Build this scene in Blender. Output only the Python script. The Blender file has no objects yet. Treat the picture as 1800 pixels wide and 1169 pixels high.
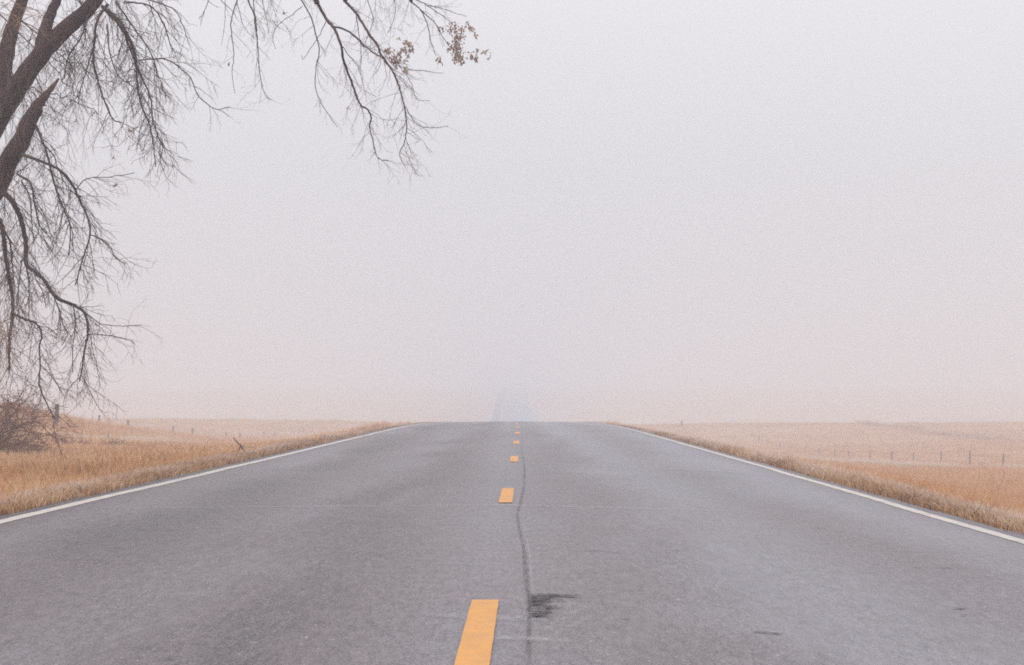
import bpy, math, random
import numpy as np
rng = np.random.default_rng(7); random.seed(7)
S = bpy.context.scene; COL = S.collection

# ------------------------------------------------------------------ camera, sky, sun, exposure
F = 3910.0            # focal length in pixels of the 1800 px wide photograph
H = 0.89              # height of the camera above the road
cam = bpy.data.cameras.new('camera'); camo = bpy.data.objects.new('camera', cam); COL.objects.link(camo)
cam.lens = 36.0 * F / 1800.0; cam.sensor_width = 36.0
cam.clip_start = 0.1; cam.clip_end = 6000
camo.location = (0, 0, H); camo.rotation_euler = (math.radians(90 + 1.692), 0, 0)
cam.dof.use_dof = True; cam.dof.focus_distance = 14.0; cam.dof.aperture_fstop = 16.0
S.camera = camo

SUN_EL, SUN_AZ = math.radians(42), math.radians(200)
w = bpy.data.worlds.new("World"); S.world = w; w.use_nodes = True
nt = w.node_tree; nt.nodes.clear(); N = nt.nodes.new; L = nt.links.new
tc = N('ShaderNodeTexCoord'); sep = N('ShaderNodeSeparateXYZ'); L(tc.outputs['Generated'], sep.inputs[0])
ramp = N('ShaderNodeValToRGB'); L(sep.outputs['Z'], ramp.inputs[0])
e = ramp.color_ramp.elements                       # overcast cloud deck: brighter towards the zenith
e[0].position = 0.0; e[0].color = (0.396, 0.384, 0.402, 1)
e[1].position = 1.0; e[1].color = (1.0, 0.985, 1.0, 1)
m_ = e.new(0.10); m_.color = (0.412, 0.410, 0.430, 1)
m_ = e.new(0.5); m_.color = (0.68, 0.67, 0.69, 1)
nz = N('ShaderNodeTexNoise'); nz.inputs['Scale'].default_value = 2.2; nz.inputs['Detail'].default_value = 4
mp = N('ShaderNodeMapping'); mp.inputs['Scale'].default_value = (1, 1, 2.5)
L(tc.outputs['Generated'], mp.inputs[0]); L(mp.outputs[0], nz.inputs[0])
mr = N('ShaderNodeMapRange'); mr.inputs[3].default_value = 0.965; mr.inputs[4].default_value = 1.035; L(nz.outputs[0], mr.inputs[0])
vm = N('ShaderNodeVectorMath'); vm.operation = 'SCALE'; L(ramp.outputs[0], vm.inputs[0]); L(mr.outputs[0], vm.inputs['Scale'])
vs = N('ShaderNodeVectorMath'); vs.operation = 'SCALE'; L(vm.outputs[0], vs.inputs[0]); vs.inputs['Scale'].default_value = 19.0
sky = N('ShaderNodeTexSky'); sky.sky_type = 'NISHITA'; sky.sun_disc = False
sky.sun_elevation = SUN_EL; sky.sun_rotation = SUN_AZ; sky.dust_density = 4
mx = N('ShaderNodeMix'); mx.data_type = 'RGBA'; mx.inputs[0].default_value = 0.04
L(vs.outputs[0], mx.inputs[6]); L(sky.outputs[0], mx.inputs[7])
bg = N('ShaderNodeBackground'); bg.inputs['Strength'].default_value = 0.1; L(mx.outputs[2], bg.inputs[0])
out = N('ShaderNodeOutputWorld'); L(bg.outputs[0], out.inputs[0])

sl = bpy.data.lights.new('sun', 'SUN'); sl.energy = 0.6; sl.angle = math.radians(25); sl.color = (1, .96, .92)
so = bpy.data.objects.new('sun', sl); COL.objects.link(so)
sd = np.array([math.sin(SUN_AZ) * math.cos(SUN_EL), math.cos(SUN_AZ) * math.cos(SUN_EL), math.sin(SUN_EL)])
from mathutils import Vector
so.rotation_euler = Vector(sd.tolist()).to_track_quat('Z', 'Y').to_euler()

S.view_settings.view_transform = 'Standard'; S.view_settings.look = 'None'
S.view_settings.exposure = 0.0; S.view_settings.gamma = 1.0
S.cycles.use_denoising = False; S.cycles.filter_width = 1.8; S.cycles.use_light_tree = False
S.cycles.volume_bounces = 2; S.cycles.max_bounces = 6; S.cycles.diffuse_bounces = 3
S.cycles.transparent_max_bounces = 16
S.cycles.use_adaptive_sampling = False

# ------------------------------------------------------------------ helpers
def tag(o, label=None, cat=None, group=None, kind=None):
    if label: o['label'] = label
    if cat: o['category'] = cat
    if group: o['group'] = group
    if kind: o['kind'] = kind
    return o

def empty(name, loc, label, cat, group=None):
    o = bpy.data.objects.new(name, None); COL.objects.link(o); o.location = loc
    return tag(o, label, cat, group)

def mesh_obj(name, V, Fq, mat, parent=None, smooth=False, attr=None, world=True):
    """V (n,3) world coordinates, Fq: list of (m,k) index arrays."""
    V = np.asarray(V, dtype=np.float32)
    if parent is not None and world:
        V = V - np.array(parent_loc(parent), dtype=np.float32)
    me = bpy.data.meshes.new(name)
    if not isinstance(Fq, list): Fq = [Fq]
    Fq = [np.asarray(f, dtype=np.int32) for f in Fq if len(f)]
    loops = np.concatenate([f.ravel() for f in Fq])
    tot = np.concatenate([np.full(len(f), f.shape[1], dtype=np.int32) for f in Fq])
    st = np.concatenate([[0], np.cumsum(tot)[:-1]]).astype(np.int32)
    me.vertices.add(len(V)); me.vertices.foreach_set('co', V.ravel())
    me.loops.add(len(loops)); me.loops.foreach_set('vertex_index', loops)
    me.polygons.add(len(tot)); me.polygons.foreach_set('loop_start', st); me.polygons.foreach_set('loop_total', tot)
    if smooth: me.polygons.foreach_set('use_smooth', np.ones(len(tot), dtype=bool))
    if attr is not None:
        a = me.attributes.new('tone', 'FLOAT_VECTOR', 'POINT'); a.data.foreach_set('vector', np.asarray(attr, dtype=np.float32).ravel())
    me.update(); me.validate()
    me.materials.append(mat)
    o = bpy.data.objects.new(name, me); COL.objects.link(o)
    if parent is not None: o.parent = parent
    return o

def parent_loc(p):
    l = np.array(p.location[:])
    while p.parent is not None:
        p = p.parent; l = l + np.array(p.location[:])
    return l

class MB:
    def __init__(s): s.v = []; s.f4 = []; s.f3 = []; s.n = 0
    def add(s, V, f4=None, f3=None):
        if f4 is not None and len(f4): s.f4.append(np.asarray(f4) + s.n)
        if f3 is not None and len(f3): s.f3.append(np.asarray(f3) + s.n)
        s.v.append(np.asarray(V, dtype=float)); s.n += len(V)
    def tube(s, pts, rad, sides=5, rough=0.0):
        pts = np.asarray(pts, float); n = len(pts); rad = np.asarray(rad, float)
        T = np.gradient(pts, axis=0); T /= np.linalg.norm(T, axis=1)[:, None] + 1e-9
        up = np.array([0.31, 0.9, 0.29]); A = np.cross(T, up); A /= np.linalg.norm(A, axis=1)[:, None] + 1e-9
        B = np.cross(T, A); ang = np.linspace(0, 2 * math.pi, sides, endpoint=False)
        rr = rad[:, None] * (1 + rough * rng.standard_normal((n, sides)))
        V = pts[:, None, :] + rr[..., None] * (np.cos(ang)[None, :, None] * A[:, None, :] + np.sin(ang)[None, :, None] * B[:, None, :])
        i = np.arange(n - 1)[:, None] * sides; j = np.arange(sides)[None, :]; k = (j + 1) % sides
        f = np.stack([i + j, i + k, i + sides + k, i + sides + j], -1).reshape(-1, 4)
        s.add(V.reshape(-1, 3), f)
    def cap(s, pts, r, sides=8):
        """close an end of a tube with a fan ring"""
        pass
    def build(s, name, mat, parent=None, smooth=False):
        V = np.concatenate(s.v); fs = []
        if s.f4: fs.append(np.concatenate(s.f4))
        if s.f3: fs.append(np.concatenate(s.f3))
        return mesh_obj(name, V, fs, mat, parent, smooth)

def pchip(x, xs, ys):
    xs = np.asarray(xs, float); ys = np.asarray(ys, float); h = np.diff(xs); d = np.diff(ys) / h
    m = np.zeros_like(ys)
    for i in range(1, len(xs) - 1):
        if d[i - 1] * d[i] > 0:
            w1 = 2 * h[i] + h[i - 1]; w2 = h[i] + 2 * h[i - 1]; m[i] = (w1 + w2) / (w1 / d[i - 1] + w2 / d[i])
    m[0] = d[0]; m[-1] = d[-1]
    x = np.clip(x, xs[0], xs[-1]); i = np.clip(np.searchsorted(xs, x) - 1, 0, len(h) - 1)
    t = (x - xs[i]) / h[i]; t2 = t * t; t3 = t2 * t
    return (2*t3-3*t2+1)*ys[i] + (t3-2*t2+t)*h[i]*m[i] + (-2*t3+3*t2)*ys[i+1] + (t3-t2)*h[i]*m[i+1]

def cen(d):            # lateral position of the centre line
    return np.interp(d, CD, CX)
CD = np.array([-40, 0, 9.8, 22, 34, 46, 58, 70, 94, 110, 300, 470, 600, 1600.])
CX = np.array([-.45, -.19, -.114, -.036, .045, .095, .14, .175, .2, .22, .8, 1.35, 1.6, 3.])
_dd = np.linspace(-40, 1600, 3281); _cc = np.interp(_dd, CD, CX); _k = np.ones(25) / 25
_cc = np.concatenate([_cc[:12], np.convolve(_cc, _k, 'valid'), _cc[-12:]])
def cen(d): return np.interp(d, _dd, _cc)

D = [-40, 15, 35, 50, 60, 80, 100, 130, 160, 190, 215, 240, 270, 320, 400, 470, 535, 600, 700, 800, 1600]
def road_z(d):
    d = np.asarray(d, float)
    return np.where(d < 250, -1e-4 * np.clip(d - 60, 0, None) ** 2, pchip(d, [250, 260, 300, 340, 400, 470, 535, 600, 700, 800, 1600], [-3.61, -4.0, -5.2, -6.1, -6.6, -4.2, -1.8, 0, 2.6, 4.2, 8]))
TAIL = [-2.9, -5.2, -6.5, -4.35, -1.9, 0, 2.6, 4.3, 8.2]
cols = {
 -400: [.8,.8,.8,.8,.8,.8,.7,.5,.2,0,-.2,-.4] + TAIL,
 -150: [.5,.5,.5,.5,.5,.5,.4,.2,-.2,-.6,-.9,-1.1] + TAIL,
 -60: [.3,.3,.3,.3,.3,.2,.1,-.5,-1.1,-1.6,-1.6,-1.42] + TAIL,
 -30: [.2,.15,.15,.2,.35,.8,.2,-.6,-1.6,-2.1,-1.9,-1.45] + TAIL,
 -21: [.1,.1,.1,.15,.3,.75,-.1,-1.2,-2.1,-2.6,-2.3,-1.5] + TAIL,
 -15: [.02,.02,.02,-.02,-.15,-.42,-1.1,-1.7,-2.3,-2.7,-2.5,-1.6] + TAIL,
 -10: [.0,.0,.0,-.18,-.42,-.95,-1.35,-1.8,-2.5,-3.0,-3.0,-2.2] + TAIL,
 -7: [-.05,-.05,-.06,-.25,-.5,-.85,-1.15,-1.5,-2.2,-2.8,-3.1,-2.9] + TAIL,
 -4.8: None, -4.05: None, 3.62: None, 4.15: None,
 8: [-1.1,-1.1,-1.1,-1.1,-1.1,-1.2,-1.35,-1.9,-2.6,-3.2,-3.3,-2.6] + TAIL,
 14: [-1.7,-1.7,-1.7,-1.75,-1.8,-1.9,-2.15,-2.7,-3.2,-3.4,-2.9,-2.0] + TAIL,
 22: [-1.9,-1.9,-1.9,-1.9,-1.9,-2.0,-2.3,-2.95,-3.35,-3.4,-2.8,-1.9] + TAIL,
 45: [-2.4,-2.4,-2.4,-2.4,-2.4,-2.4,-2.5,-2.6,-2.7,-2.6,-2.25,-1.78] + TAIL,
 150: [-2,-2,-2,-2,-2,-2,-2,-1.9,-1.8,-1.7,-1.6,-1.5] + TAIL,
 400: [-1,-1,-1,-1,-1,-1,-1,-1,-1,-1,-1,-1] + TAIL,
}
XS = sorted(cols)
def vnoise(x, y, seed=0):
    xi = np.floor(x).astype(np.int64); yi = np.floor(y).astype(np.int64); fx = x - xi; fy = y - yi
    fx = fx*fx*(3-2*fx); fy = fy*fy*(3-2*fy)
    def h(a, b):
        n = (a * 374761393 + b * 668265263 + seed * 974634777) & 0xffffffff
        n = ((n ^ (n >> 13)) * 1274126177) & 0xffffffff
        return ((n ^ (n >> 16)) & 0xffff) / 65535.0
    return (h(xi, yi)*(1-fx) + h(xi+1, yi)*fx)*(1-fy) + (h(xi, yi+1)*(1-fx) + h(xi+1, yi+1)*fx)*fy - .5
GD = np.unique(np.concatenate([np.arange(-40, 14, 3), np.arange(14, 60, .5), np.arange(60, 120, 1), np.arange(120, 420, 2.5), np.arange(420, 720, 5), np.linspace(720, 1600, 30)]))
GX = np.unique(np.round(np.concatenate([[-4.05, 3.62, 4.15, -4.8], -np.geomspace(4.4, 400, 110), np.geomspace(4.0, 400, 110), np.arange(-3.6, 3.4, .8)]), 3))
ctrl = np.zeros((len(GD), len(XS)))
for j, x in enumerate(XS):
    if cols[x] is not None: ctrl[:, j] = pchip(GD, D, cols[x])
    else: ctrl[:, j] = road_z(GD) + {-4.8: -.10, -4.05: -.05, 3.62: -.05, 4.15: -.11}[x]
GZ = np.stack([pchip(GX, XS, ctrl[i]) for i in range(len(GD))])
XX, DD = np.meshgrid(GX, GD)
amp = np.clip((np.abs(XX) - 5.5) / 8, 0, 1)
GZ += amp * (.26 * vnoise(XX / 18, DD / 22, 1) + .16 * vnoise(XX / 5, DD / 7, 2) + .10 * vnoise(XX / 1.6, DD / 2.2, 3))
# shallow drainage line across the right pasture
sx_ = 42 - (DD - 185) * .04 + 2.5 * vnoise(DD / 25, DD * 0, 77); GZ -= .35 * np.exp(-((XX - sx_) / 1.6) ** 2) * (DD > 150) * (DD < 250)
inner = (XX > -4.0) & (XX < 3.6)
GZ[inner] = (road_z(DD) - .10)[inner]
def ground_z(x, d):
    """x = world x; bilinear lookup"""
    u = np.asarray(x) - cen(d); i = np.clip(np.searchsorted(GX, u) - 1, 0, len(GX) - 2); j = np.clip(np.searchsorted(GD, d) - 1, 0, len(GD) - 2)
    a = np.clip((u - GX[i]) / (GX[i+1] - GX[i]), 0, 1); b = np.clip((d - GD[j]) / (GD[j+1] - GD[j]), 0, 1)
    return (GZ[j, i]*(1-a) + GZ[j, i+1]*a)*(1-b) + (GZ[j+1, i]*(1-a) + GZ[j+1, i+1]*a)*b

def P(px, py, d):      # point at depth d that the photograph shows at pixel (px, py)
    return np.array([(px - 900) * d / F, d, H - (py - 700) * d / F])

# ------------------------------------------------------------------ materials
def new_mat(name):
    m = bpy.data.materials.new(name); m.use_nodes = True; n = m.node_tree; n.nodes.clear()
    o = n.nodes.new('ShaderNodeOutputMaterial'); b = n.nodes.new('ShaderNodeBsdfPrincipled'); n.links.new(b.outputs[0], o.inputs[0])
    return m, n, b, o
class G:
    """tiny node graph writer"""
    def __init__(s, n): s.n = n
    def nd(s, t, **k):
        x = s.n.nodes.new(t)
        for a, b in k.items(): setattr(x, a, b)
        return x
    def lk(s, a, b):
        if hasattr(a, 'outputs'): a = a.outputs[0]
        s.n.links.new(a, b)
    def pos(s): return s.nd('ShaderNodeNewGeometry').outputs['Position']
    def mapv(s, v, sc, loc=(0, 0, 0)):
        m = s.nd('ShaderNodeMapping'); m.inputs['Scale'].default_value = sc; m.inputs['Location'].default_value = loc; s.lk(v, m.inputs[0]); return m.outputs[0]
    def noise(s, v, scale, detail=3, rough=.5, dist=0):
        t = s.nd('ShaderNodeTexNoise'); t.inputs['Scale'].default_value = scale; t.inputs['Detail'].default_value = detail
        t.inputs['Roughness'].default_value = rough; t.inputs['Distortion'].default_value = dist; s.lk(v, t.inputs['Vector']); return t.outputs[0]
    def rng(s, v, a, b, c, d, smooth=False):
        r = s.nd('ShaderNodeMapRange'); r.inputs[1].default_value = a; r.inputs[2].default_value = b; r.inputs[3].default_value = c; r.inputs[4].default_value = d
        if smooth: r.interpolation_type = 'SMOOTHSTEP'
        s.lk(v, r.inputs[0]); return r.outputs[0]
    def math(s, op, a, b=None, c=None):
        m = s.nd('ShaderNodeMath', operation=op)
        for i, q in enumerate((a, b, c)):
            if q is None: continue
            if isinstance(q, (int, float)): m.inputs[i].default_value = q
            else: s.lk(q, m.inputs[i])
        return m.outputs[0]
    def mix(s, f, a, b, mode='MIX'):
        m = s.nd('ShaderNodeMix', data_type='RGBA', blend_type=mode)
        for i, q in ((0, f), (6, a), (7, b)):
            if isinstance(q, (int, float)): m.inputs[i].default_value = q
            elif isinstance(q, tuple): m.inputs[i].default_value = (*q, 1)
            else: s.lk(q, m.inputs[i])
        return m.outputs[2]
    def bump(s, h, strength, dist, b):
        x = s.nd('ShaderNodeBump'); x.inputs['Strength'].default_value = strength; x.inputs['Distance'].default_value = dist
        s.lk(h, x.inputs['Height']); s.lk(x, b.inputs['Normal'])

def asphalt():
    m, n, b, o = new_mat('worn_asphalt'); g = G(n); p = g.pos()
    sx = g.nd('ShaderNodeSeparateXYZ'); g.lk(p, sx.inputs[0]); X, Y = sx.outputs[0], sx.outputs[1]
    big = g.noise(g.mapv(p, (.55, .10, 1)), 1.0, 4, .55, .6)
    big2 = g.noise(g.mapv(p, (.9, .22, 1), (7, 3, 0)), 1.0, 5, .6, .8)
    ax = g.math('ABSOLUTE', g.math('ADD', X, .15))
    wob = g.math('MULTIPLY', g.math('SUBTRACT', big, .5), 1.2)
    track = g.math('COSINE', g.math('MULTIPLY', g.math('SUBTRACT', g.math('ADD', ax, wob), 1.55), 3.8))
    tone = g.math('ADD', g.math('MULTIPLY', track, .17), g.math('ADD', g.rng(big, .3, .7, -.24, .24), g.rng(big2, .25, .75, -.22, .22)))
    tone = g.math('ADD', tone, g.rng(X, -1.6, 1.4, -.27, .26))
    fine = g.noise(g.mapv(p, (1, .28, 1)), 130, 2, .7); grain = g.noise(g.mapv(p, (1, .14, 1)), 34, 2, .6)
    sp = g.math('ADD', g.math('MULTIPLY', g.math('SUBTRACT', fine, .5), 3.2), g.math('MULTIPLY', g.math('SUBTRACT', grain, .5), 1.1))
    mot = g.math('MULTIPLY', g.math('SUBTRACT', g.noise(g.mapv(p, (1, .35, 1)), 7, 4, .65), .5), .5)
    val = g.math('ADD', g.math('ADD', tone, sp), g.math('ADD', mot, 1.0))
    warm = g.mix(g.rng(tone, -.30, .30, 0, 1), ASPH[0], ASPH[1])
    sc = g.nd('ShaderNodeVectorMath', operation='SCALE'); g.lk(warm, sc.inputs[0]); g.lk(val, sc.inputs['Scale'])
    chips = g.rng(g.noise(g.mapv(p, (1, .4, 1)), 46, 1, .5), .70, .75, 0, .45)
    colr = g.mix(chips, sc.outputs[0], (.42, .39, .36))
    dark = g.rng(g.noise(g.mapv(p, (1, .6, 1), (5, 5, 0)), 30, 2, .6), .27, .22, 0, .5)
    colr = g.mix(dark, colr, (.04, .035, .037))
    hair = g.rng(g.noise(g.mapv(p, (5, 20, 1)), 1.0, 5, .72, .4), .34, .30, 0, .38)
    colr = g.mix(hair, colr, (.05, .042, .045))
    g.lk(colr, b.inputs['Base Color']); g.lk(g.rng(big2, .3, .7, .48, .62), b.inputs['Roughness'])
    b.inputs['Specular IOR Level'].default_value = .55
    g.bump(g.math('ADD', fine, g.math('MULTIPLY', grain, .5)), .5, .006, b)
    return m
ASPH = ((.126, .096, .105), (.114, .106, .119))

def paint(name, c1, c2, wear=.62):
    m, n, b, o = new_mat(name); g = G(n); p = g.pos()
    n1 = g.noise(g.mapv(p, (1, .5, 1)), 9, 5, .7); n2 = g.noise(p, 120, 2, .6)
    g.lk(g.mix(g.rng(n1, .35, .65, 0, 1), c1, c2), b.inputs['Base Color']); b.inputs['Roughness'].default_value = .7
    hole = g.rng(g.math('ADD', g.math('MULTIPLY', n1, .6), g.math('MULTIPLY', n2, .55)), wear, wear + .1, 1, .25)
    tr = g.nd('ShaderNodeBsdfTransparent'); mx = g.nd('ShaderNodeMixShader'); g.lk(hole, mx.inputs[0]); g.lk(tr, mx.inputs[1]); g.lk(b, mx.inputs[2]); g.lk(mx, o.inputs[0])
    return m

def decal(name, col, dens, scale=(1, 1, 1), nscale=12, lo=.45, hi=.6, edge=True):
    """a stain whose strength follows the 'tone' attribute of its mesh and a noise"""
    m, n, b, o = new_mat(name); g = G(n); p = g.pos()
    at = g.nd('ShaderNodeAttribute', attribute_name='tone'); sx = g.nd('ShaderNodeSeparateXYZ'); g.lk(at.outputs['Vector'], sx.inputs[0])
    nn = g.noise(g.mapv(p, scale), nscale, 4, .7)
    a = g.math('MULTIPLY', g.math('MULTIPLY', g.rng(nn, lo, hi, 0, 1), sx.outputs[0]), dens)
    b.inputs['Base Color'].default_value = (*col, 1); b.inputs['Roughness'].default_value = .8
    tr = g.nd('ShaderNodeBsdfTransparent'); mx = g.nd('ShaderNodeMixShader'); g.lk(a, mx.inputs[0]); g.lk(tr, mx.inputs[1]); g.lk(b, mx.inputs[2]); g.lk(mx, o.inputs[0])
    return m

def ground_mat():
    m, n, b, o = new_mat('dry_grassland'); g = G(n); p = g.pos()
    a = g.noise(g.mapv(p, (1, .6, 1)), .035, 5, .6, .5); c = g.noise(g.mapv(p, (.6, .25, 1)), .22, 6, .65, .3); f = g.noise(g.mapv(p, (1, .5, 1)), 2.2, 6, .75)
    colr = g.mix(g.rng(a, .38, .62, 0, 1), (.50, .265, .12), (.54, .335, .185))
    colr = g.mix(g.rng(c, .45, .7, 0, .75), colr, (.60, .46, .36))
    colr = g.mix(g.rng(c, .44, .28, 0, .6), colr, (.34, .20, .12))
    colr = g.mix(g.rng(f, .35, .7, .0, .45), colr, (.26, .16, .10))
    sx = g.nd('ShaderNodeSeparateXYZ'); g.lk(p, sx.inputs[0]); soil_shade = g.rng(g.math('ABSOLUTE', g.math('ADD', sx.outputs[0], .22)), 4.0, 4.35, .9, 0)
    colr = g.mix(soil_shade, colr, (.085, .058, .045))          # bare earth at the pavement edge, darkened as painted shade at the grass foot
    g.lk(colr, b.inputs['Base Color']); b.inputs['Roughness'].default_value = .95; b.inputs['Specular IOR Level'].default_value = .1
    g.bump(g.math('ADD', f, g.noise(p, 14, 3, .7)), .9, .12, b)
    return m

def blade_mat(name, ramp_cols, frost, froste=.5, trans=.25):
    m, n, b, o = new_mat(name); g = G(n)
    at = g.nd('ShaderNodeAttribute', attribute_name='tone'); sx = g.nd('ShaderNodeSeparateXYZ'); g.lk(at.outputs['Vector'], sx.inputs[0])
    r = g.nd('ShaderNodeValToRGB'); els = r.color_ramp.elements; els[0].position = 0; els[0].color = (*ramp_cols[0], 1); els[1].position = 1; els[1].color = (*ramp_cols[-1], 1)
    for i, cc in enumerate(ramp_cols[1:-1]): q = els.new((i + 1) / (len(ramp_cols) - 1)); q.color = (*cc, 1)
    g.lk(sx.outputs[0], r.inputs[0])
    fr = g.math('MULTIPLY', g.rng(sx.outputs[1], .35, 1.0, 0, 1), sx.outputs[2])     # hoar frost gathers on the tips
    colr = g.mix(g.math('MULTIPLY', fr, froste), r.outputs[0], frost)
    g.lk(colr, b.inputs['Base Color']); b.inputs['Roughness'].default_value = .85; b.inputs['Specular IOR Level'].default_value = .15
    t = g.nd('ShaderNodeBsdfTranslucent'); g.lk(colr, t.inputs[0]); mx = g.nd('ShaderNodeMixShader'); mx.inputs[0].default_value = trans
    g.lk(b, mx.inputs[1]); g.lk(t, mx.inputs[2]); g.lk(mx, o.inputs[0])
    return m

def bark_mat(name, c1, c2, scale=8):
    m, n, b, o = new_mat(name); g = G(n); p = g.pos()
    a = g.noise(g.mapv(p, (1, 1, .25)), scale, 5, .65); c = g.noise(p, scale * 7, 3, .6)
    g.lk(g.mix(g.rng(a, .35, .65, 0, 1), c1, c2), b.inputs['Base Color']); b.inputs['Roughness'].default_value = .9; b.inputs['Specular IOR Level'].default_value = .15
    g.bump(g.math('ADD', a, g.math('MULTIPLY', c, .4)), .9, .04, b)
    return m

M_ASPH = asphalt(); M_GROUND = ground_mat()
M_WHITE = paint('white_edge_paint', (.52, .475, .435), (.40, .36, .335), .68)
M_YELLOW = paint('yellow_dash_paint', (.60, .28, .055), (.48, .235, .07), .92)
M_BARK = bark_mat('grey_brown_bark', (.036, .020, .020), (.075, .045, .043))
M_TORN = bark_mat('bare_reddish_wood', (.06, .032, .028), (.13, .08, .07), 5)
M_TWIG = bark_mat('dark_twig_bark', (.045, .028, .028), (.08, .055, .053), 4)
M_FINE = bark_mat('fine_twig_bark', (.11, .068, .062), (.19, .125, .11), 3)
M_TAN = bark_mat('tan_twig_bark', (.24, .15, .10), (.34, .23, .16), 3)
M_SHRUB = bark_mat('shrub_bark', (.15, .07, .052), (.25, .135, .10), 3)
M_WOOD = bark_mat('weathered_post_wood', (.05, .04, .04), (.09, .075, .07), 6)
M_STEEL = bark_mat('dull_steel_post', (.08, .065, .06), (.13, .105, .095), 6)

# ------------------------------------------------------------------ setting: ground sheet, road, paint
nx, nd_ = len(GX), len(GD)
gv = np.stack([XX + cen(DD), DD, GZ], -1).reshape(-1, 3)
i, j = np.meshgrid(np.arange(nd_ - 1), np.arange(nx - 1), indexing='ij'); a = (i * nx + j).ravel()
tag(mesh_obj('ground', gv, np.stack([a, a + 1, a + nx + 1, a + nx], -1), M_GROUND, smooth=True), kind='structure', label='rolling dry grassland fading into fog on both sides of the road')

def crown(u): return -.012 * np.abs(u) + .0      # cross fall of the pavement
def surf(u, d, lift=0.0): return np.stack([u + cen(d), d + 0 * u, road_z(d) + crown(u) + lift], -1)
RD = np.unique(np.concatenate([np.arange(-40, 10, 2), np.arange(10, 130, .5), np.arange(130, 420, 3), np.arange(420, 760, 4), np.linspace(760, 1600, 20)]))
eL = -4.04 + .10 * vnoise(RD / 1.3, RD * 0, 11) + .05 * vnoise(RD / .4, RD * 0, 12)
eR = 3.60 + .10 * vnoise(RD / 1.5, RD * 0 + 5, 13) + .05 * vnoise(RD / .4, RD * 0 + 9, 14)
us = np.linspace(0, 1, 13)
U = eL[:, None] + (eR - eL)[:, None] * us[None]
top = surf(U, RD[:, None])
skirt = []
V = top.reshape(-1, 3); nu = len(us)
i, j = np.meshgrid(np.arange(len(RD) - 1), np.arange(nu - 1), indexing='ij'); a = (i * nu + j).ravel()
fs = [np.stack([a, a + 1, a + nu + 1, a + nu], -1)]
for side, col_ in ((0, 0), (1, nu - 1)):
    s_ = top[:, col_].copy(); s_[:, 2] -= .25; s_[:, 0] += (-.03 if side == 0 else .03)
    base = len(V); V = np.concatenate([V, s_]); k = np.arange(len(RD) - 1); t = k * nu + col_
    q = np.stack([t, t + nu, base + k + 1, base + k], -1); fs.append(q if side == 1 else q[:, ::-1])
road = tag(mesh_obj('road', V, fs, M_ASPH), kind='structure', label='two lane grey asphalt road running straight over a crest into fog')

def strip(name, u0, u1, d0, d1, mat, lift=.004, step=.5, wob=0.0, parent=road, jag=0.0):
    ds = np.linspace(d0, d1, max(2, int((d1 - d0) / step) + 1)); w0 = wob * vnoise(ds / 3, ds * 0 + u0 * 7, 5)
    k0 = jag * vnoise(ds / .17, ds * 0 + u0, 8); k1 = jag * vnoise(ds / .17, ds * 0 + u0 + 40, 9)
    a = surf(u0 + w0 + k0, ds, lift); b = surf(u1 + w0 + k1, ds, lift); V = np.stack([a, b], 1).reshape(-1, 3); k = np.arange(len(ds) - 1) * 2
    return mesh_obj(name, V, np.stack([k, k + 1, k + 3, k + 2], -1), mat, parent)
strip('edge_line', -3.865, -3.735, -40, 110, M_WHITE, step=.12, wob=.03, jag=.012)['label'] = 'left white edge line'
strip('edge_line', 3.34, 3.44, -40, 110, M_WHITE, step=.12, wob=.03, jag=.012)['label'] = 'right white edge line'
strip('edge_line', -3.875, -3.69, 110, 760, M_WHITE, .02, step=3)['label'] = 'left white edge line beyond the crest'
strip('edge_line', 3.30, 3.45, 110, 760, M_WHITE, .02, step=3)['label'] = 'right white edge line beyond the crest'
for k in range(-1, 9):
    d1 = 9.83 + 12.19 * k
    strip('centre_dash', -.060, .058, d1 - 3.05, d1, M_YELLOW, step=.1, jag=.002)
for k in range(9, 50):
    d1 = 9.83 + 12.19 * k
    strip('centre_dash', -.06, .06, d1 - 3.05, d1, M_YELLOW, .015, step=1)

# the seam right of the dashes, traced in metres from its pixels
def road_pt(px, py): d = F * H / (py - 700); return (px - 900) * d / F, d
def ribbon(name, pts, width, mat, lift=.0045, parent=road, taper=True, soft=True, n=None):
    pts = np.array([road_pt(*p) for p in pts]); tt = np.linspace(0, 1, len(pts)); n = n or 120; t = np.linspace(0, 1, n)
    x = np.interp(t, tt, pts[:, 0]); d = np.interp(t, tt, pts[:, 1])
    dx, dd = np.gradient(x), np.gradient(d); l = np.hypot(dx, dd) + 1e-9; nxv, ndv = dd / l, -dx / l
    wv = width * (.6 + 1.0 * np.abs(vnoise(t * 30, t * 0, 21)))
    rows = []; tone = []
    for s_, tv in ((-1, 0), (-.45, 1), (.45, 1), (1, 0)):
        u = x + nxv * wv * s_; q = d + ndv * wv * s_
        z = road_z(q) + crown(u - cen(q)) + lift; rows.append(np.stack([u, q, z], -1))
        e_ = np.minimum(1, np.minimum(t, 1 - t) * 8) if taper else np.ones(n)
        tone.append(np.stack([tv * e_, t, t], -1))
    V = np.stack(rows, 1).reshape(-1, 3); A = np.stack(tone, 1).reshape(-1, 3); k = (np.arange(n - 1) * 4)[:, None] + np.arange(3)[None]; k = k.ravel()
    return mesh_obj(name, V, np.stack([k, k + 1, k + 5, k + 4], -1), mat, parent, attr=A)
M_SEAM = decal('seam_stain', (.05, .034, .036), .48, (1, .3, 1), 52, .44, .56)
M_PALE = decal('pale_scuff', (.46, .45, .47), .34, (1, .5, 1), 9, .3, .65)
M_CRACK = decal('crack_dark', (.03, .022, .024), 1.0, (.8, 1, 1), 24, .40, .50)
M_CRACKP = decal('crack_pale', (.52, .50, .50), .5, (.5, 1, 1), 9, .30, .52)
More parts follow.
